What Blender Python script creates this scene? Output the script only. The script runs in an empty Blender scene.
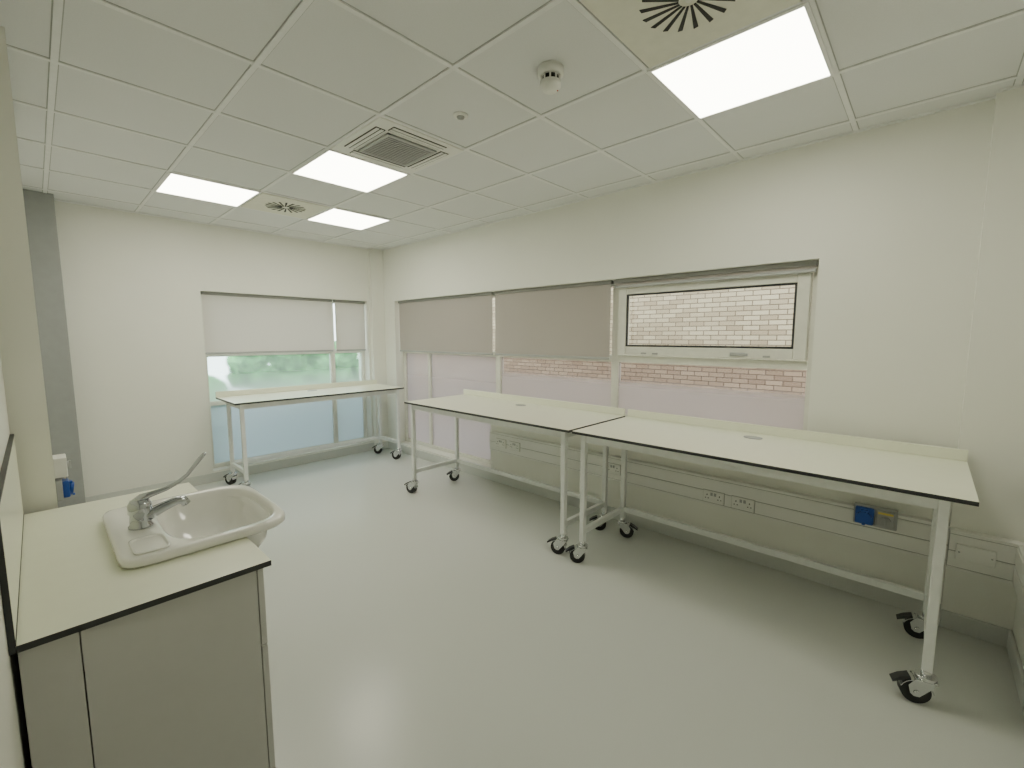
import bpy, bmesh, math, random
from mathutils import Vector, Matrix
random.seed(4)
S = bpy.context.scene
H = 2.80
XR, XL, YF, YN = 3.39, -0.10, 5.70, -0.42
PY, PD = -.155, .065      # end pier: start in y, protrusion

# ------------------------------------------------------------------ materials
def new_mat(name):
    m = bpy.data.materials.new(name); m.use_nodes = True
    return m, m.node_tree.nodes, m.node_tree.links

def pmat(name, col, rough=0.5, metal=0.0, noise=0.03, scale=20.0, bump=0.0, spec=0.5, coat=0.0):
    m, n, l = new_mat(name)
    b = n['Principled BSDF']
    b.inputs['Roughness'].default_value = rough
    b.inputs['Metallic'].default_value = metal
    b.inputs['Specular IOR Level'].default_value = spec
    b.inputs['Coat Weight'].default_value = coat
    tc = n.new('ShaderNodeTexCoord'); nz = n.new('ShaderNodeTexNoise')
    nz.inputs['Scale'].default_value = scale; nz.inputs['Detail'].default_value = 3
    l.new(tc.outputs['Object'], nz.inputs['Vector'])
    cr = n.new('ShaderNodeValToRGB')
    c = Vector(col)
    a = [max(0, x*(1-noise)) for x in c]; d = [min(1, x*(1+noise)) for x in c]
    cr.color_ramp.elements[0].position = 0.3; cr.color_ramp.elements[1].position = 0.7
    cr.color_ramp.elements[0].color = (*a, 1); cr.color_ramp.elements[1].color = (*d, 1)
    l.new(nz.outputs['Fac'], cr.inputs['Fac']); l.new(cr.outputs['Color'], b.inputs['Base Color'])
    if bump > 0:
        bp = n.new('ShaderNodeBump'); bp.inputs['Strength'].default_value = bump
        bp.inputs['Distance'].default_value = 0.002
        l.new(nz.outputs['Fac'], bp.inputs['Height']); l.new(bp.outputs['Normal'], b.inputs['Normal'])
    return m

def emat(name, col, strength):
    m, n, l = new_mat(name)
    n.remove(n['Principled BSDF'])
    e = n.new('ShaderNodeEmission'); e.inputs['Color'].default_value = (*col, 1); e.inputs['Strength'].default_value = strength
    l.new(e.outputs[0], n['Material Output'].inputs['Surface'])
    return m

M_wall = pmat('wall_paint', (0.85, 0.855, 0.79), 0.55, noise=0.008, scale=3)
M_tile = pmat('ceiling_tile', (0.775, 0.785, 0.785), 0.85, noise=0.02, scale=160, bump=0.2)
M_grid = pmat('ceiling_grid', (0.85, 0.855, 0.85), 0.5)
M_tile_shadow = pmat('tile_edge_painted_shadow', (0.45, 0.46, 0.455), 0.8)  # grey strips beside the T-bars, painted as tile edge shadows
M_floor = pmat('vinyl_floor', (0.61, 0.63, 0.60), 0.25, noise=0.02, scale=240, spec=0.5)
M_skirt = pmat('vinyl_skirting', (0.62, 0.64, 0.61), 0.4, noise=0.02, scale=150)
M_grey = pmat('grey_column_paint', (0.33, 0.345, 0.345), 0.55)
M_top = pmat('cream_laminate', (0.88, 0.90, 0.745), 0.28, noise=0.01)
M_black = pmat('black_edge', (0.03, 0.032, 0.035), 0.4)
M_frame = pmat('white_powder_steel', (0.78, 0.80, 0.78), 0.4)
M_cab = pmat('greige_cabinet', (0.53, 0.53, 0.51), 0.5, noise=0.01)
M_cer = pmat('white_ceramic', (0.88, 0.88, 0.84), 0.12, noise=0.005, coat=0.4)
M_chrome = pmat('chrome', (0.46, 0.48, 0.51), 0.05, metal=1.0)
M_steel = pmat('zinc_steel', (0.66, 0.67, 0.68), 0.15, metal=1.0)
M_rubber = pmat('black_rubber', (0.012, 0.012, 0.013), 0.5)
M_plastic = pmat('white_plastic', (0.84, 0.845, 0.80), 0.4, noise=.005)
M_shadow_line = pmat('painted_shadow_line', (0.38, 0.38, 0.36), 0.5)  # grey painted as shadow lines between trunking lids and around sockets
M_pvc = pmat('window_profile', (0.78, 0.78, 0.71), 0.4)
M_greyp = pmat('grey_plastic', (0.42, 0.43, 0.43), 0.45)
M_rail = pmat('blind_headrail', (0.28, 0.28, 0.27), 0.45)
M_dgrey = pmat('dark_grey_plastic', (0.05, 0.05, 0.055), 0.4)
M_dark = pmat('dark_void', (0.015, 0.015, 0.016), 0.6)
M_blue = pmat('blue_plastic', (0.02, 0.09, 0.42), 0.35)
M_plate = pmat('diffuser_plate', (.78, .78, .68), .5)
M_label = pmat('yellow_plastic', (0.75, 0.62, 0.15), 0.5)
M_light = emat('light_diffuser', (1.0, 0.97, 0.78), 14.0)
M_green = pmat('foliage', (0.13, 0.38, 0.14), 0.7, noise=0.5, scale=9, bump=0.8)
M_pave = pmat('paving', (0.55, 0.55, 0.55), 0.8, noise=0.15, scale=3)
M_red = pmat('red_plastic', (0.5, 0.03, 0.03), 0.4)

def blind_mat(name, col, tr):
    m, n, l = new_mat(name); n.remove(n['Principled BSDF'])
    d = n.new('ShaderNodeBsdfDiffuse'); t = n.new('ShaderNodeBsdfTranslucent'); mx = n.new('ShaderNodeMixShader')
    tc = n.new('ShaderNodeTexCoord'); nz = n.new('ShaderNodeTexNoise'); nz.inputs['Scale'].default_value = 250
    cr = n.new('ShaderNodeValToRGB')
    cr.color_ramp.elements[0].color = (*[c*0.93 for c in col], 1); cr.color_ramp.elements[1].color = (*col, 1)
    l.new(tc.outputs['Object'], nz.inputs['Vector']); l.new(nz.outputs['Fac'], cr.inputs['Fac'])
    l.new(cr.outputs['Color'], d.inputs['Color']); l.new(cr.outputs['Color'], t.inputs['Color'])
    mx.inputs['Fac'].default_value = tr
    l.new(d.outputs[0], mx.inputs[1]); l.new(t.outputs[0], mx.inputs[2]); l.new(mx.outputs[0], n['Material Output'].inputs['Surface'])
    return m
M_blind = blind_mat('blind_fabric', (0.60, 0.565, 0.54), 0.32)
M_blind2 = blind_mat('blind_fabric_painted_backlight', (0.78, 0.75, 0.71), 0.42)  # lighter copy of the blind fabric, backlight put into its colour

def glass_mat():
    m, n, l = new_mat('clear_glass'); n.remove(n['Principled BSDF'])
    t = n.new('ShaderNodeBsdfTransparent'); g = n.new('ShaderNodeBsdfGlossy'); g.inputs['Roughness'].default_value = 0.02
    t.inputs['Color'].default_value = (0.92, 0.95, 0.93, 1)
    mx = n.new('ShaderNodeMixShader'); mx.inputs['Fac'].default_value = 0.05
    l.new(t.outputs[0], mx.inputs[1]); l.new(g.outputs[0], mx.inputs[2]); l.new(mx.outputs[0], n['Material Output'].inputs['Surface'])
    return m
M_glass = glass_mat()
def frost_mat(name, col, lo, hi, z0, z1):
    """frosted film whose etching thins towards the top; lo/hi = (clear share, roughness) at heights z0/z1"""
    m, n, l = new_mat(name); n.remove(n['Principled BSDF'])
    tc = n.new('ShaderNodeTexCoord'); sp = n.new('ShaderNodeSeparateXYZ'); l.new(tc.outputs['Object'], sp.inputs[0])
    def mr(a, b):
        q = n.new('ShaderNodeMapRange'); q.interpolation_type = 'SMOOTHSTEP'
        q.inputs['From Min'].default_value = z0; q.inputs['From Max'].default_value = z1
        q.inputs['To Min'].default_value = a; q.inputs['To Max'].default_value = b
        l.new(sp.outputs['Z'], q.inputs['Value']); return q.outputs[0]
    t = n.new('ShaderNodeBsdfTranslucent'); t.inputs['Color'].default_value = (*col, 1)
    r = n.new('ShaderNodeBsdfRefraction'); r.inputs['IOR'].default_value = 1.12
    l.new(mr(lo[1], hi[1]), r.inputs['Roughness'])
    r.inputs['Color'].default_value = (*[min(1, c*1.12) for c in col], 1)
    d = n.new('ShaderNodeBsdfDiffuse'); d.inputs['Color'].default_value = (*col, 1)
    m1 = n.new('ShaderNodeMixShader'); m1.inputs['Fac'].default_value = 0.35
    l.new(t.outputs[0], m1.inputs[1]); l.new(d.outputs[0], m1.inputs[2])
    mx = n.new('ShaderNodeMixShader'); l.new(mr(lo[0], hi[0]), mx.inputs['Fac'])
    l.new(m1.outputs[0], mx.inputs[1]); l.new(r.outputs[0], mx.inputs[2])
    l.new(mx.outputs[0], n['Material Output'].inputs['Surface'])
    return m
M_frost = frost_mat('frosted_film', (0.66, 0.635, 0.635), (.35, .30), (.94, .0), 1.15, 1.24)
M_frostp = frost_mat('frosted_film_full_height', (0.66, 0.645, 0.66), (.25, .35), (.50, .25), .6, 1.3)
M_frost2 = frost_mat('frosted_film_green_view', (0.80, 0.87, 0.84), (.60, .45), (.88, .27), .9, 1.2)
M_frost3 = frost_mat('frosted_film_blue_grey', (0.64, 0.70, 0.75), (.10, .35), (.30, .35), .2, .8)

def brick_mat(axis):
    m, n, l = new_mat('pale_brick_' + axis)
    b = n['Principled BSDF']; b.inputs['Roughness'].default_value = 0.85
    tc = n.new('ShaderNodeTexCoord'); sp = n.new('ShaderNodeSeparateXYZ'); cb = n.new('ShaderNodeCombineXYZ')
    l.new(tc.outputs['Object'], sp.inputs[0]); l.new(sp.outputs['X' if axis == 'x' else 'Y'], cb.inputs['X']); l.new(sp.outputs['Z'], cb.inputs['Y'])
    br = n.new('ShaderNodeTexBrick')
    br.inputs['Scale'].default_value = 1.0; br.inputs['Brick Width'].default_value = 0.17; br.inputs['Row Height'].default_value = 0.054
    br.inputs['Mortar Size'].default_value = 0.0058; br.inputs['Mortar Smooth'].default_value = 0.25
    br.inputs['Color1'].default_value = (0.60, 0.50, 0.35, 1); br.inputs['Color2'].default_value = (0.40, 0.31, 0.21, 1)
    br.inputs['Mortar'].default_value = (0.15, 0.105, 0.07, 1)
    l.new(cb.outputs[0], br.inputs['Vector']); l.new(br.outputs['Color'], b.inputs['Base Color'])
    return m
M_brick = brick_mat('y')

# ------------------------------------------------------------------ builder
class B:
    def __init__(s): s.bm = bmesh.new()
    def box(s, x0, x1, y0, y1, z0, z1, mat=0, bev=0.0, edge=None, seg=2):
        r = bmesh.ops.create_cube(s.bm, size=1.0)
        vs = r['verts']
        bmesh.ops.scale(s.bm, vec=(abs(x1-x0), abs(y1-y0), abs(z1-z0)), verts=vs)
        bmesh.ops.translate(s.bm, vec=((x0+x1)/2, (y0+y1)/2, (z0+z1)/2), verts=vs)
        fs = set(f for v in vs for f in v.link_faces)
        for f in fs:
            f.material_index = mat
            f.normal_update()
            if edge is not None and abs(f.normal.z) < 0.5: f.material_index = edge
        if bev > 0:
            es = list(set(e for f in fs for e in f.edges))
            bmesh.ops.bevel(s.bm, geom=es, offset=bev, segments=seg, affect='EDGES', profile=0.5)
        return s
    def cyl(s, p0, p1, r0, r1=None, seg=20, mat=0):
        if r1 is None: r1 = r0
        p0, p1 = Vector(p0), Vector(p1); d = p1-p0
        m = Matrix.Translation((p0+p1)/2) @ d.to_track_quat('Z', 'Y').to_matrix().to_4x4()
        r = bmesh.ops.create_cone(s.bm, cap_ends=True, segments=seg, radius1=r0, radius2=r1, depth=d.length, matrix=m)
        for f in set(f for v in r['verts'] for f in v.link_faces):
            f.material_index = mat
            if len(f.verts) == 4: f.smooth = True
        return s
    def tube(s, pts, radii, seg=14, flat=None, mat=0):
        pts = [Vector(p) for p in pts]; rings = []
        for i, p in enumerate(pts):
            t = (pts[min(i+1, len(pts)-1)] - pts[max(i-1, 0)]).normalized()
            side = t.cross(Vector((0, 0, 1)))
            if side.length < 1e-3: side = Vector((0, 1, 0))
            side.normalize(); up = side.cross(t).normalized()
            w, h = radii[i] if isinstance(radii[i], tuple) else (radii[i], radii[i])
            rings.append([s.bm.verts.new(p + side*w*math.cos(2*math.pi*k/seg) + up*h*math.sin(2*math.pi*k/seg)) for k in range(seg)])
        for a, b in zip(rings[:-1], rings[1:]):
            for k in range(seg):
                f = s.bm.faces.new((a[k], a[(k+1) % seg], b[(k+1) % seg], b[k])); f.smooth = True; f.material_index = mat
        for rr in (rings[0], rings[-1]):
            f = s.bm.faces.new(rr); f.material_index = mat
        return s
    def loft(s, rings, mat=0, seg=56, cap0=True, cap1=True):
        out = []
        for (cx, cy, hx, hy, n, z) in rings:
            ring = []
            for k in range(seg):
                a = 2*math.pi*k/seg; c, d = math.cos(a), math.sin(a)
                nn = n if not isinstance(n, tuple) else (n[0] if c > 0 else n[1])
                ring.append(s.bm.verts.new((cx + hx*math.copysign(abs(c)**(2/nn), c), cy + hy*math.copysign(abs(d)**(2/nn), d), z)))
            out.append(ring)
        for a, b in zip(out[:-1], out[1:]):
            for k in range(seg):
                f = s.bm.faces.new((a[k], a[(k+1) % seg], b[(k+1) % seg], b[k])); f.smooth = True; f.material_index = mat
        if cap0: s.bm.faces.new(out[0]).material_index = mat
        if cap1: s.bm.faces.new(out[-1]).material_index = mat
        return s
    def prism(s, poly, z0, z1, mat=0, side=None):
        a = [s.bm.verts.new((x, y, z0)) for x, y in poly]; b = [s.bm.verts.new((x, y, z1)) for x, y in poly]
        s.bm.faces.new(a).material_index = mat; s.bm.faces.new(b).material_index = mat
        n = len(poly)
        for k in range(n):
            s.bm.faces.new((a[k], a[(k+1) % n], b[(k+1) % n], b[k])).material_index = mat if side is None else side
        return s
    def prismy(s, poly, y0, y1, mat=0):   # polygon in xz, extruded along y
        a = [s.bm.verts.new((x, y0, z)) for x, z in poly]; b = [s.bm.verts.new((x, y1, z)) for x, z in poly]
        s.bm.faces.new(a).material_index = mat; s.bm.faces.new(b).material_index = mat
        n = len(poly)
        for k in range(n): s.bm.faces.new((a[k], a[(k+1) % n], b[(k+1) % n], b[k])).material_index = mat
        return s
    def scale(s, k):
        for v in s.bm.verts: v.co *= k
        return s
    def done(s, name, mats, parent=None, loc=(0, 0, 0), rot=0.0, **props):
        bmesh.ops.recalc_face_normals(s.bm, faces=s.bm.faces)
        me = bpy.data.meshes.new(name); s.bm.to_mesh(me); s.bm.free()
        for m in (mats if isinstance(mats, (list, tuple)) else [mats]): me.materials.append(m)
        o = bpy.data.objects.new(name, me); S.collection.objects.link(o)
        o.location = loc; o.rotation_euler = (0, 0, rot)
        if parent: o.parent = parent
        for k, v in props.items(): o[k] = v
        return o

def empty(name, loc, label=None, category=None, rot=0.0, **props):
    o = bpy.data.objects.new(name, None); S.collection.objects.link(o); o.location = loc
    o.rotation_euler = (0, 0, rot); o.empty_display_size = 0.1
    if label: o['label'] = label
    if category: o['category'] = category
    for k, v in props.items(): o[k] = v
    return o
ST = dict(kind='structure')

# ------------------------------------------------------------------ room shell
WB, WT = 0.12, 2.09         # window bottom / top
SILL = 0.88
PX = .012
PL0 = 2.72
B().box(XL-.3, XR+.3, YN-.3, YF+.3, -0.15, 0).done('floor', M_floor, label='pale grey vinyl floor', **ST)

b = B()
b.box(XR, XR+.3, YN-.3, YF+.3, WT, H+.1)
b.box(XR, XR+.3, YN-.3, .54, 0, WT)
b.box(XR, XR+.3, .54, 3.50, 0, SILL)
b.box(XR, XR+.3, 3.50, 5.37, 0, WB)
b.box(XR, XR+.3, 5.37, YF+.3, 0, WT)
b.done('wall_right', M_wall, label='off-white painted wall with long window opening', **ST)
B().box(XR-PD, XR, YN, PY, 0, H).done('trim_2', M_wall, label='off-white wall pier beside end wall', **ST)
b = B()
b.box(XL-.3, XR, YF, YF+.3, WT, H+.1)
b.box(XL-.3, 1.24, YF, YF+.3, 0, WT)
b.box(3.17, XR, YF, YF+.3, 0, WT)
b.box(1.24, 3.17, YF, YF+.3, 0, WB)
b.done('wall_far', M_wall, label='off-white painted wall with tall window opening', **ST)
B().box(3.20, XR, YF-.07, YF, 0, H).done('trim_3', M_wall, label='narrow off-white corner pier between windows', **ST)
B().box(XL-.3, XL, YN-.3, YF, 0, H+.1).done('wall_left', M_wall, label='off-white painted wall beside the sink', **ST)
B().box(XL, PX, PL0, 3.75, 0, H).done('trim_4', M_wall, label='off-white wall pier beyond the sink', **ST)
B().box(XL, XR, YN-.3, YN, 0, H+.1).done('wall_near', M_wall, label='off-white painted end wall', **ST)
B().box(XL, .20, YF-.22, YF, 0, H-.001, bev=.004).done('trim_1', M_grey, label='grey painted column boxing in the corner', **ST)

def skirt(name, boxes):
    b = B()
    for (x0, x1, y0, y1) in boxes: b.box(x0, x1, y0, y1, 0, .10, bev=.004)
    b.done(name, M_skirt, label='coved grey vinyl skirting', **ST)
skirt('baseboard_right', [(XR-.015, XR, PY, YF-.07), (XR-PD-.015, XR-PD, YN, PY), (XR-PD-.015, XR, PY, PY+.015)])
skirt('baseboard_far', [(.20, 3.20, YF-.015, YF), (3.185, XR-.015, YF-.085, YF-.07)])
skirt('baseboard_left', [(XL, XL+.012, YN, 1.5), (PX, PX+.012, PL0, 3.75), (XL, XL+.012, 3.75, YF-.22)])
skirt('baseboard_near', [(XL+.012, XR-PD-.015, YN, YN+.015)])

# ceiling: tiles and T-bar grid
TX, TY = .61, .62
GX = [.15 + TX*i for i in range(0, 6)]
GY = [-.22 + TY*i for i in range(0, 10)]
b = B()
b.box(XL, XR, YN, YF, H, H+.1, mat=0)
for x in GX:
    b.box(x-.0165, x+.0165, YN, YF, H-.001, H+.001, mat=2); b.box(x-.012, x+.012, YN, YF, H-.006, H+.001, mat=1)
for y in GY:
    b.box(XL, XR, y-.0165, y+.0165, H-.0012, H+.001, mat=2); b.box(XL, XR, y-.012, y+.012, H-.0055, H+.001, mat=1)
for (x0, x1, y0, y1, dz) in [(XR-.026, XR, PY, YF, 0), (XL, XL+.026, YN, YF, 0), (XL, XR, YF-.026, YF, .0005), (XL, XR, YN, YN+.026, .0005), (XR-PD-.026, XR-PD, YN, PY, 0)]:
    b.box(x0, x1, y0, y1, H-.009+dz, H+.001, mat=1)
b.done('ceiling', [M_tile, M_grid, M_tile_shadow], label='suspended ceiling of white square tiles', **ST)
def tc(ix, iy): return (GX[ix]+TX/2, GY[iy]+TY/2)

# ------------------------------------------------------------------ ceiling lights
for (ix, iy) in [(3, 1), (2, 5), (1, 7), (3, 7)]:
    cx, cy = tc(ix, iy)
    e = empty('ceiling_light_panel', (cx, cy, H), 'square recessed LED ceiling light panel, switched on', 'light', group='recessed ceiling light panels')
    w = .300
    bb = B()
    for s in (-1, 1):
        bb.box(s*w-.008, s*w+.008, -w-.008, w+.008, -.012, 0); bb.box(-w, w, s*w-.008, s*w+.008, -.0118, 0)
    bb.done('frame', M_grid, e)
    B().box(-w+.008, w-.008, -w+.008, w-.008, -.009, 0).done('diffuser', M_light, e, label='glowing diffuser')

# ------------------------------------------------------------------ swirl diffusers
def swirl(cx, cy, label):
    e = empty('ceiling_air_diffuser', (cx, cy, H), label, 'air vent')
    B().box(-.288, .288, -.288, .288, -.010, 0, bev=.003).done('plate', M_plate, e)
    b = B()
    N = 18
    for k in range(N):
        a = 2*math.pi*k/N + .1; ca, sa = math.cos(a), math.sin(a)
        def P(r, t): return (r*ca - t*sa, r*sa + t*ca)
        tw = .020
        b.prism([P(.034, -.004), P(.162, -.010+tw), P(.166, .008+tw), P(.034, .004)], -.0125, -.0095)
    b.done('slots', M_dark, e, label='black radial slots')
    b = B(); b.cyl((0, 0, -.010), (0, 0, -.015), .012, .010); b.done('centre_cap', M_plastic, e)
cx, cy = tc(2, 1); swirl(cx, cy, 'square cream ceiling diffuser with black radial slots')
cx, cy = tc(2, 7); swirl(cx, cy, 'square cream ceiling diffuser with black radial slots')

# ------------------------------------------------------------------ AC cassette
cx, cy = tc(2, 4)
e = empty('air_conditioning_cassette', (cx, cy, H), 'white four-way ceiling air conditioning cassette with grey grille', 'air conditioner')
ac = B(); ac.box(-.30, .30, -.30, .30, -.012, .002, bev=.004)
ac.done('fascia', M_plastic, e)
b = B(); zo = -.012
b.box(-.170, .170, -.170, .170, zo-.006, zo+.001, mat=1, bev=.002)
for i in range(14):
    y = -.150 + i*.0231
    b.box(-.160, .160, y-.006, y+.006, zo-.010, zo-.005)
for s in (-1, 1):
    b.box(s*.167-.009, s*.167+.009, -.176, .176, zo-.012, zo-.002); b.box(-.176, .176, s*.167-.009, s*.167+.009, zo-.0118, zo-.002)
b.done('grille', [M_greyp, M_dark], e, label='grey louvred intake grille')
for k in range(4):
    g = B(); g.box(-.19, .19, .200, .262, zo-.003, zo+.0005, mat=1); g.box(-.187, .187, .207, .2265, zo-.006, zo-.002, mat=0, bev=.001); g.box(-.187, .187, .2355, .256, zo-.006, zo-.002, mat=0, bev=.001)
    g.done('air_flap', [M_plastic, M_dark], e, rot=k*math.pi/2)

# ------------------------------------------------------------------ smoke detector, sensor
cx, cy = tc(2, 2)
e = empty('smoke_detector', (cx, cy, H), 'round white ceiling smoke detector with dark slots', 'smoke detector')
B().loft([(0, 0, .058, .058, 2, 0), (0, 0, .058, .058, 2, -.03), (0, 0, .050, .050, 2, -.036)], seg=32).done('base', M_plastic, e)
b = B().loft([(0, 0, .036, .036, 2, -.036), (0, 0, .036, .036, 2, -.062)], seg=32, mat=1)
b.loft([(0, 0, .048, .048, 2, -.060), (0, 0, .047, .047, 2, -.080), (0, 0, .035, .035, 2, -.094), (0, 0, .012, .012, 2, -.098)], seg=32)
for k in range(10):
    a = k*math.pi/5; b.cyl((.043*math.cos(a), .043*math.sin(a), -.036), (.043*math.cos(a), .043*math.sin(a), -.062), .004, seg=8)
b.done('head', [M_plastic, M_dark], e)
B().cyl((.02, -.025, -.091), (.02, -.025, -.0975), .003, seg=8).done('indicator_lamp', M_red, e)
cx, cy = tc(2, 3)
e = empty('ceiling_sensor', (cx, cy, H), 'small round white and grey recessed ceiling sensor', 'sensor')
B().loft([(0, 0, .04, .04, 2, 0), (0, 0, .04, .04, 2, -.006), (0, 0, .03, .03, 2, -.010)], seg=32).done('bezel', M_plastic, e)
B().loft([(0, 0, .022, .022, 2, -.009), (0, 0, .018, .018, 2, -.018), (0, 0, .006, .006, 2, -.022)], seg=24).done('lens', M_greyp, e)

# ------------------------------------------------------------------ windows
def bars(b, horiz, x0, x1, rects, bev=.004):
    for i, (u0, u1, z0, z1) in enumerate(rects):
        o = .003 if (u1-u0) > (z1-z0) else 0.0     # horizontal members sit slightly behind the verticals
        if horiz == 'y': b.box(x0+o, x1-o, u0, u1, z0, z1, bev=bev)
        else: b.box(u0, u1, x0+o, x1-o, z0, z1, bev=bev)
D0, D1 = XR+.12, XR+.18
TR = 1.41
w2 = empty('window_2', (0, 0, 0), 'long ribbon window in white frame', **ST)
b = B()
F = .045
R = [(.54, .54+F, SILL, WT), (5.37-F, 5.37, WB, WT), (.543, 5.367, WT-F, WT-.001), (.543, 3.5, SILL+.001, SILL+F), (3.5, 5.367, WB+.001, WB+F),
     (2.0, 2.065, SILL+.002, WT-.002), (3.465, 3.535, WB+.002, WT-.002), (4.755, 4.805, WB+.002, WT-.002), (.543, 5.367, TR-.03, TR+.03)]
bars(b, 'y', D0, D1, R); b.done('window_frame', M_pvc, w2)
b = B(); sy0, sy1, sz0, sz1 = .59, 1.99, 1.445, 2.035; f = .075
bars(b, 'y', D0-.035, D0+.03, [(sy0, sy0+f, sz0, sz1), (sy1-f, sy1, sz0, sz1), (sy0+f, sy1-f, sz0, sz0+f), (sy0+f, sy1-f, sz1-f, sz1)], bev=.006)
b.done('opening_sash', M_pvc, w2)
b = B(); gk = .014
b.box(D0-.030, D0-.012, sy0+f, sy1-f, sz0+f, sz0+f+gk)
b.box(D0-.030, D0-.012, sy0+f, sy1-f, sz1-f-gk, sz1-f); b.box(D0-.029, D0-.012, sy0+f, sy0+f+gk, sz0+f, sz1-f); b.box(D0-.029, D0-.012, sy1-f-gk, sy1-f, sz0+f, sz1-f)
b.done('glazing_gasket', M_black, w2)
b = B(); b.box(D0-.05, D0-.033, .96, 1.06, TR+.052, TR+.078, bev=.004); b.box(D0-.075, D0-.05, 1.0, 1.02, TR+.055, TR+.075); b.box(D0-.085, D0-.07, .93, 1.02, TR+.055, TR+.075, bev=.004)
b.done('window_handle', M_greyp, w2)
for y in (1.62, 1.72, .80):
    b = B(); b.box(D0-.042, D0-.030, y, y+.045, TR+.046, TR+.060, bev=.002)
    b.done('sash_catch', M_greyp, w2)
G = D0+.03
def pane(par, name, ax, u0, u1, z0, z1, d, mat, label):
    b = B()
    if ax == 'y': b.box(d-.003, d+.003, u0, u1, z0, z1)
    else: b.box(u0, u1, d-.003, d+.003, z0, z1)
    b.done(name, mat, par, label=label)
for (y0, y1, zb) in [(.585, 2.0, SILL+F), (2.065, 3.465, SILL+F), (3.535, 4.755, WB+F), (4.805, 5.325, WB+F)]:
    pane(w2, 'glass_pane', 'y', y0, y1, TR+.03, WT-F, G, M_glass, 'clear glass')
    pane(w2, 'frosted_pane', 'y', y0, y1, zb, TR-.03, G, M_frost if y0 < 3 else M_frostp, 'frosted glass fading clear at top' if y0 < 3 else 'mauve-grey frosted glass')
b = B(); b.box(XR-.01, D0+.002, .5405, 3.4995, SILL-.0, SILL+.02, bev=.003); b.done('window_sill', M_pvc, w2)

w1 = empty('window_1', (0, 0, 0), 'tall window in white frame with frosted lower glass', **ST)
E0, E1 = YF+.12, YF+.18
b = B()
R = [(1.24, 1.24+F, WB, WT), (3.17-F, 3.17, WB, WT), (1.243, 3.167, WT-F, WT-.001), (1.243, 3.167, WB+.001, WB+F), (2.68, 2.74, WB+.002, WT-.002), (1.243, 3.167, TR-.03, TR+.03), (1.243, 3.167, .83, .88)]
bars(b, 'x', E0, E1, R); b.done('window_frame', M_pvc, w1)
for (x0, x1) in [(1.285, 2.68), (2.74, 3.125)]:
    pane(w1, 'glass_pane', 'x', x0, x1, TR+.03, WT-F, E0+.03, M_glass, 'clear glass')
    pane(w1, 'frosted_pane', 'x', x0, x1, .88, TR-.03, E0+.03, M_frost2, 'frosted glass with blurred green view')
    pane(w1, 'frosted_pane', 'x', x0, x1, WB+F, .83, E0+.03, M_frost3, 'blue-grey frosted glass')

# ------------------------------------------------------------------ roller blinds
def blind(ax, u0, u1, ztop, zbot, mat, label):
    w = u1-u0
    if ax == 'y': e = empty('roller_blind', (XR+.055, u0, ztop), label, 'blind', group='window roller blinds')
    else: e = empty('roller_blind', (u1, YF+.055, ztop), label, 'blind', rot=math.pi/2, group='window roller blinds')
    B().box(-.012, .038, .004, w-.004, -.034, -.0005, bev=.005).done('blind_cassette', M_rail, e, label='dark grey metal headrail')
    B().box(.004, .0055, .012, w-.012, zbot-ztop+.02, -.033).done('fabric', mat, e)
    B().box(-.004, .012, .010, w-.010, zbot-ztop, zbot-ztop+.022, bev=.004).done('bottom_bar', M_greyp, e, label='grey bottom bar')
blind('y', 3.51, 5.36, WT, 1.40, M_blind, 'mauve-grey fabric roller blind, half lowered')
blind('y', 2.04, 3.49, WT, 1.40, M_blind, 'mauve-grey fabric roller blind, half lowered')
blind('y', .55, 2.02, WT, WT-.075, M_blind, 'mauve-grey roller blind rolled fully up')
blind('x', 1.25, 2.70, WT, 1.41, M_blind2, 'fabric roller blind lightened as if backlit, half lowered')
blind('x', 2.72, 3.165, WT, 1.41, M_blind2, 'narrow fabric roller blind lightened as if backlit, half lowered')

# ------------------------------------------------------------------ tables
KC = 1.34
def caster(par, x, y, ang):
    b = B()
    b.cyl((0, 0, .092), (0, 0, .115), .014)
    b.cyl((0, 0, .086), (0, 0, .098), .028, seg=24)
    b.box(-.026, .032, -.024, .024, .081, .087, bev=.002)
    for s in (-1, 1):   # broad fork cheeks
        b.prismy([(-.024, .086), (.034, .086), (.050, .062), (.044, .036), (.034, .028), (.020, .028), (.008, .042), (-.010, .064)], s*.0215-.0015, s*.0215+.0015)
    arc = [math.radians(a) for a in range(20, 171, 15)]
    b.prismy([(.027+.0455*math.cos(a), .038+.0455*math.sin(a)) for a in arc] + [(.027+.043*math.cos(a), .038+.043*math.sin(a)) for a in reversed(arc)], -.022, .022)
    b.cyl((.027, -.028, .040), (.027, .028, .040), .008, seg=12)
    o = b.scale(KC).done('caster', M_steel, par, (x, y, 0), ang, label='shiny zinc swivel caster fork')
    w = B()
    w.cyl((.027, -.016, .040), (.027, .016, .040), .040, seg=36)
    w.scale(KC).done('wheel', M_rubber, o, label='black rubber wheel')
    w = B(); w.cyl((.027, -.0185, .040), (.027, .0185, .040), .014, seg=24); w.scale(KC).done('wheel_hub', M_dgrey, o, label='dark hub')
    w = B(); w.prismy([(.066, .066), (.088, .054), (.090, .060), (.070, .076), (.045, .088), (.042, .082)], -.014, .014); w.scale(KC).done('brake_pedal', M_black, o, label='black brake pedal')

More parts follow.
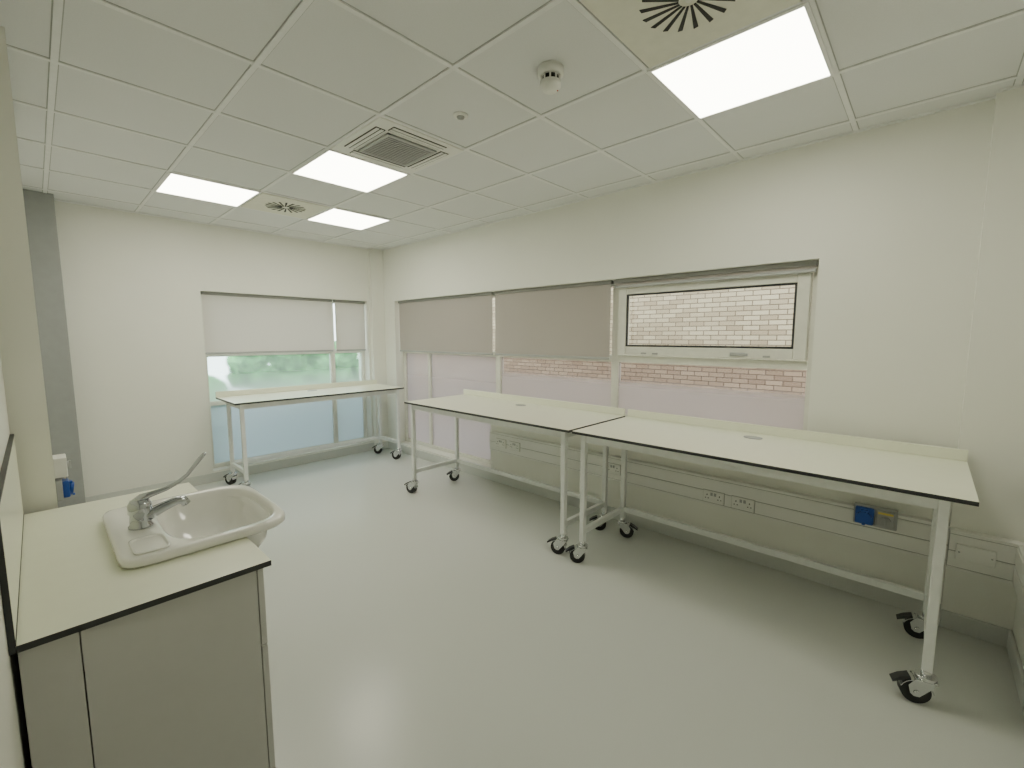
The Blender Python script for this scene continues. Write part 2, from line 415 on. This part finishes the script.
TH = .95
def table(origin, rot, L, Dp, label, angs, ins0=.07, ins1=.07, dr=0.0, group='white mobile laboratory tables'):
    """local: x 0..Dp from front to back, y 0..L"""
    e = empty('laboratory_table', origin, label, 'table', rot=rot, group=group)
    B().box(0, Dp, 0, L, TH-.018, TH, bev=0, edge=1).done('tabletop', [M_top, M_black], e, label='cream laminate top with black edge')
    B().box(Dp-.016, Dp, 0, L, TH+.0005, TH+.06, bev=.002).done('upstand', M_top, e, label='low cream rear upstand')
    lx = (.052, Dp-.18); q = .018
    zt = TH-.018
    ly = (ins0, L-ins1)
    for i, x in enumerate(lx):
        for j, y in enumerate(ly):
            B().box(x-q, x+q, y-q, y+q, .115*KC-.001, zt-.0005, bev=.003).done('leg', M_frame, e, label='white square steel leg')
            caster(e, x, y, angs[i*2+j])
    b = B(); b.box(lx[0]-.012, lx[0]+.012, ly[0]+q, ly[1]-q, zt-.055, zt-.001, bev=.002)
    b.box(lx[1]-.012, lx[1]+.012, ly[0]+q, ly[1]-q, zt-.055, zt-.001, bev=.002)
    for y in ly: b.box(lx[0]+q, lx[1]-q, y-.012, y+.012, zt-.055, zt-.001, bev=.002)
    b.box(lx[1], Dp-.02, ly[0]-.012, ly[0]+.012, zt-.04, zt-.001); b.box(lx[1], Dp-.02, ly[1]-.012, ly[1]+.012, zt-.04, zt-.001)
    b.done('top_rail_frame', M_frame, e, label='white steel frame under the top')
    for y in ly: B().box(lx[0]+q, lx[1]-q, y-.015, y+.015, .21, .25, bev=.003).done('side_rail', M_frame, e)
    B().box(lx[1]-.015, lx[1]+.015, ly[0]+q, ly[1]-q, .21, .25, bev=.003).done('rear_rail', M_frame, e)
    gx, gy = Dp-.17, L/2
    b = B(); b.loft([(gx, gy, .04, .055, 2.2, TH-.001), (gx, gy, .04, .055, 2.2, TH+.004), (gx, gy, .03, .045, 2.2, TH+.0045)], seg=32)
    b.done('cable_grommet', M_greyp, e, label='oval grey cable port')
    return e
table((2.50, -.19, 0), 0, 1.96, .80, 'long mobile laboratory table beneath opening window beside end wall', (1.9, 2.2, 1.7, -1.2), ins0=.095)
table((2.50, 1.80, 0), 0, 2.03, .80, 'long mobile laboratory table beneath the lowered blinds', (1.9, 1.9, 2.1, 2.6))
table((3.22, 4.93, 0), math.pi/2, 1.93, .68, 'white mobile laboratory table in front of tall frosted window', (.5, .3, .8, .5))

# ------------------------------------------------------------------ dado trunking & sockets
def trunk_profile(b, y0, y1, xw, z0=.36, z1=.57, t=.05):
    b.box(xw-t, xw-.0005, y0, y1, z0, z1, mat=1)
    zm = (z0+z1)/2
    for za, zb in ((z0+.001, z0+.014), (z0+.018, zm-.005), (zm+.001, z1-.018), (z1-.014, z1+.001)):
        b.box(xw-t-.006, xw-t+.002, y0+.0005, y1-.0005, za, zb, bev=.0015)
    b.box(xw-t-.0055, xw-.0005, y0, y1, z1-.002, z1+.002); b.box(xw-t-.0055, xw-.0005, y0, y1, z0-.002, z0+.002)
b = B(); trunk_profile(b, PY+.0005, 3.46, XR)
b.done('cable_trunking', [M_plastic, M_shadow_line], None, label='white two-channel cable trunking along the wall below tables', category='trunking')
b = B(); trunk_profile(b, YN+.001, PY-.0, XR-PD)
b.box(2.7, XR-PD-.056, YN+.001, YN+.025, .36, .57, bev=.003); b.box(2.7, XR-PD-.06, YN+.024, YN+.028, .376, .457); b.box(2.7, XR-PD-.06, YN+.024, YN+.028, .473, .554)
b.done('cable_trunking', [M_plastic, M_shadow_line], None, label='white cable trunking turning the corner at the pier', category='trunking')
def socket(x, y, z, label='white double power socket on cable trunking', rot=0.0):
    e = empty('power_socket', (x, y, z), label, 'socket', rot=rot, group='double power sockets')
    B().box(-.012, 0, -.073, .073, -.043, .043, bev=.003).done('faceplate', M_plastic, e)
    B().box(-.003, .0, -.076, .076, -.046, .046).done('shadow_rim', M_shadow_line, e, label='grey rim painted as shadow')  # thin grey rim painted as shade around the faceplate
    for s in (-1, 1):
        B().box(-.016, -.011, s*.012-.008, s*.012+.008, .010, .032, bev=.001).done('rocker_switch', M_greyp, e)
        b = B(); b.box(-.0135, -.0115, s*.044-.003, s*.044+.003, .008, .018)
        b.box(-.0135, -.0115, s*.044-.014, s*.044-.006, -.014, -.009); b.box(-.0135, -.0115, s*.044+.006, s*.044+.014, -.014, -.009)
        b.done('pin_holes', M_dark, e, label='dark pin holes')
for y, z in [(3.28, .467), (3.08, .467), (1.92, .467), (1.08, .425), (.88, .425)]:
    socket(XR-.056, y, z)
e = empty('blanking_plate', (XR-PD-.0563, -.255, .467), 'blank white cover plate on cable trunking', 'cover plate')
B().box(-.010, 0, -.073, .073, -.043, .043, bev=.003).done('plate', M_plastic, e)
for s in (-1, 1):
    b = B(); b.cyl((-.010, s*.06, 0), (-.0115, s*.06, 0), .004, seg=12)
    b.done('screw', M_steel, e, label='small steel fixing screw')

def ceeform(x, y, z, label, rot=0.0, k=1.0):
    e = empty('industrial_socket', (x, y, z), label, 'socket', rot=rot)
    b = B(); b.box(-.03, 0, -.10, .10, -.06, .06, bev=.005); b.scale(k).done('backplate', M_greyp, e, label='grey mounting box')
    b = B(); b.box(-.060, -.029, .004, .092, -.050, .050, bev=.008); b.scale(k).done('socket_body', M_blue, e, label='boxy blue socket body')
    b = B(); b.cyl((-.058, .048, -.006), (-.070, .048, -.008), .037, .036, seg=32); b.cyl((-.069, .048, -.008), (-.075, .048, -.009), .038, seg=32)
    b.box(-.074, -.058, .030, .066, .026, .040, bev=.003); b.box(-.080, -.068, .040, .056, -.050, -.038, bev=.003)
    b.scale(k).done('socket_lid', M_blue, e, label='blue hinged lid')
    b = B(); b.box(-.046, -.029, -.090, -.006, -.048, .048, bev=.006); b.cyl((-.046, -.048, -.008), (-.058, -.048, -.008), .025, seg=24)
    b.box(-.068, -.055, -.054, -.042, -.030, .014, bev=.002); b.scale(k).done('isolator_switch', M_greyp, e, label='grey rotary isolator')
    B().box(-.0485, -.0455, -.082, -.014, .028, .040).scale(k).done('warning_strip', M_label, e, label='yellow strip')
ceeform(XR-.0562, .16, .545, 'blue industrial socket with isolator on grey box')
ceeform(PX, 3.20, .835, 'blue industrial socket on wall beyond the sink', rot=math.pi, k=.85)
e = empty('isolator_box', (PX, 3.20, .945), 'white electrical isolator box above blue socket', 'electrical box')
B().box(0, .05, -.06, .06, -.05, .05, bev=.004).done('housing', M_plastic, e)
b = B(); b.cyl((.05, 0, 0), (.058, 0, 0), .02); b.box(.056, .066, -.005, .005, -.02, .02); b.done('knob', M_greyp, e)

# ------------------------------------------------------------------ sink counter
CZ = .87; CX0, CX1, CY0, CY1 = XL+.013, .475, 1.53, 2.68
NX, NY0, NY1 = .175, 1.805, 2.345
poly = [(CX0, CY0), (CX1, CY0), (CX1, NY0), (NX, NY0), (NX, NY1), (CX1, NY1), (CX1, CY1), (CX0, CY1)]
B().prism(poly, CZ-.018, CZ, mat=0, side=1).done('worktop', [M_top, M_black], None, label='cream laminate worktop with black edge around basin', category='worktop')
b = B(); b.box(XL+.0005, XL+.012, CY0, CY1, CZ-.018, CZ+.34)
for f in b.bm.faces:
    f.normal_update()
    if abs(f.normal.x) < .5: f.material_index = 1
b.box(XL+.011, XL+.0135, CY0, CY1, CZ+.001, CZ+.005, mat=1); b.box(XL+.011, XL+.0128, CY0-.0003, CY0+.006, CZ+.006, CZ+.3335, mat=1); b.box(XL+.011, XL+.0128, CY0, CY1, CZ+.334, CZ+.3403, mat=1)
b.done('splashback', [M_top, M_black], None, label='cream laminate splashback with black edges behind basin', category='splashback')
e = empty('sink_cabinet', ((CX0+.44)/2, (CY0+CY1)/2, 0), 'greige laminate base cabinet under the basin', 'cabinet')
ox, oy = e.location.x, e.location.y
def L(x0, x1, y0, y1): return (x0-ox, x1-ox, y0-oy, y1-oy)
cb0, cb1 = CY0+.02, CY1-.02; ct = CZ-.0185
b = B()
b.box(*L(.022, .435, cb0, cb0+.018), 0, ct)
b.box(*L(.022, .435, cb1-.018, cb1), .0, ct)
b.box(*L(CX0+.002, CX0+.012, cb0+.018, cb1-.018), .1, ct)
b.box(*L(CX0+.012, .435, cb0+.018, cb1-.018), .10, .118)
b.box(*L(.37, .385, cb0+.018, cb1-.018), 0, .10)
b.done('body', M_cab, e)
b = B(); b.box(*L(CX0, .019, cb0+.001, cb0+.019), 0, ct, bev=.001); b.done('filler_panel', M_cab, e, label='narrow greige filler panel')
mid = (cb0+cb1)/2
for (y0, y1) in [(cb0, mid-.002), (mid+.002, cb1)]:
    b = B(); b.box(*L(.438, .456, y0, y1), .105, .575, bev=.001); d = b.done('door', M_cab, e)
    hy = (y1-.05 if y0 == cb0 else y0+.05)
    hb = B(); hx = .456-ox; yy = hy-oy
    hb.tube([(hx, yy, .36), (hx+.028, yy, .36), (hx+.03, yy, .37), (hx+.03, yy, .49), (hx+.028, yy, .50), (hx, yy, .50)], [.005]*6, seg=10)
    hb.done('handle', M_steel, d, label='steel bar handle')
b = B(); b.box(*L(.438, .456, cb0, cb1), .579, .655, bev=.001)
b.box(*L(.438, .456, cb0, NY0-.01), .655, ct, bev=.001); b.box(*L(.438, .456, NY1+.01, cb1), .655, ct, bev=.001)
b.done('fascia_panel', M_cab, e)

# washbasin
bx, by = .385, 2.075
e = empty('washbasin', (bx, by, CZ), 'white ceramic semi-recessed washbasin set in worktop', 'basin')
b = B()
b.loft([(.0, 0, .05, .06, 2.2, -.175), (.02, 0, .10, .13, 2.4, -.172), (.03, 0, .15, .20, 2.8, -.14), (.025, 0, .19, .24, 3.4, -.07), (.015, 0, .205, .255, 4, .0002),
        (0, 0, .225, .272, 4.6, .0008), (0, 0, .254, .304, (5.0, 9), .0025), (0, 0, .260, .310, (5.2, 11), .010), (0, 0, .260, .310, (5.2, 11), .026), (0, 0, .256, .306, (5.1, 11), .033), (0, 0, .248, .298, (5, 10), .035),
        (.058, 0, .184, .270, 3.6, .033), (.060, 0, .177, .263, 3.5, .028), (.061, 0, .172, .256, 3.4, .012), (.06, 0, .155, .235, 2.9, -.05), (.05, 0, .12, .185, 2.6, -.105), (.04, 0, .06, .09, 2.2, -.13), (.035, 0, .02, .02, 2, -.135)], seg=96)
b.done('bowl', M_cer, e)
b = B(); b.loft([(.035, 0, .024, .024, 2, -.1345), (.035, 0, .024, .024, 2, -.130), (.035, 0, .018, .018, 2, -.128)], seg=28); b.done('waste_outlet', M_chrome, e)
b = B(); b.loft([(-.175, -.205, .048, .075, 5, .0335), (-.175, -.205, .050, .077, 5, .041), (-.175, -.205, .044, .071, 5, .041), (-.175, -.205, .040, .067, 5, .0362)], seg=44); b.done('soap_ledge', M_cer, e, label='moulded ceramic soap ledge')
# tap
e = empty('mixer_tap', (bx-.170, by, CZ+.0352), 'chrome mixer tap with long elbow lever', 'tap')
b = B(); b.loft([(0, 0, .038, .038, 2, 0), (0, 0, .038, .038, 2, .006), (0, 0, .033, .033, 2, .011), (0, 0, .031, .031, 2, .048), (0, 0, .036, .036, 2, .056), (0, 0, .036, .036, 2, .084), (0, 0, .028, .028, 2, .100), (0, 0, .010, .010, 2, .106)], seg=32)
b.done('body', M_chrome, e)
b = B(); b.tube([(.005, 0, .033), (.04, 0, .045), (.075, 0, .058), (.11, 0, .068), (.130, 0, .066), (.140, 0, .048)], [(.028, .025), (.026, .021), (.023, .018), (.020, .016), (.019, .017), (.016, .016)], seg=20)
b.done('spout', M_chrome, e)
b = B(); b.tube([(-.020, 0, .090), (.008, 0, .108), (.04, 0, .114), (.08, 0, .122), (.12, 0, .139), (.150, 0, .162), (.173, 0, .190), (.194, 0, .216), (.209, 0, .232), (.215, 0, .237)],
                [(.013, .013), (.021, .013), (.014, .010), (.011, .008), (.010, .007), (.011, .006), (.016, .006), (.020, .006), (.017, .005), (.007, .003)], seg=18)
b.done('lever_handle', M_chrome, e, label='long chrome elbow lever')

# ------------------------------------------------------------------ exterior
B().box(5.4, 5.7, -3, 10.2, -.16, 4.2).done('brick_wall', M_brick, None, label='pale brick wall of neighbouring building', category='wall')
B().box(-8, 5.395, -6, 18, -.30, -.161).done('pavement', M_pave, None, label='grey paved ground outside the windows', category='pavement', kind='stuff')
b = B()
for k in range(70):
    x = random.uniform(.4, 3.9); y = random.uniform(7.0, 7.5); z = random.uniform(.6, 1.45); r = random.uniform(.14, .26)
    m = Matrix.Translation((x, y, z))
    res = bmesh.ops.create_icosphere(b.bm, subdivisions=3, radius=r, matrix=m)
    for v in res['verts']: v.co += Vector((random.uniform(-1, 1), random.uniform(-1, 1), random.uniform(-1, 1)))*.03
b.box(.3, 4.0, 7.05, 7.45, -.16, .75)
b.done('hedge', M_green, None, label='green leafy hedge outside the frosted window', category='hedge', kind='stuff')

# ------------------------------------------------------------------ world & camera
w = bpy.data.worlds.new('World'); S.world = w; w.use_nodes = True
n = w.node_tree.nodes; l = w.node_tree.links
bg = n['Background']; bg.inputs['Strength'].default_value = 6.8
tcn = n.new('ShaderNodeTexCoord'); sp = n.new('ShaderNodeSeparateXYZ'); cr = n.new('ShaderNodeValToRGB')
l.new(tcn.outputs['Generated'], sp.inputs[0]); l.new(sp.outputs['Z'], cr.inputs['Fac'])
cr.color_ramp.elements[0].color = (.86, .92, .96, 1); cr.color_ramp.elements[1].color = (.90, .95, 1, 1)
l.new(cr.outputs['Color'], bg.inputs['Color'])

f = 444.0
p = math.atan(47/f)
cam = bpy.data.cameras.new('camera'); co = bpy.data.objects.new('camera', cam); S.collection.objects.link(co)
cam.sensor_width = 36; cam.lens = f/1024*36; cam.clip_start = .01
co.location = (0, 0, 1.6); co.rotation_euler = (math.pi/2 - p, 0, math.radians(-46.9))
S.camera = co
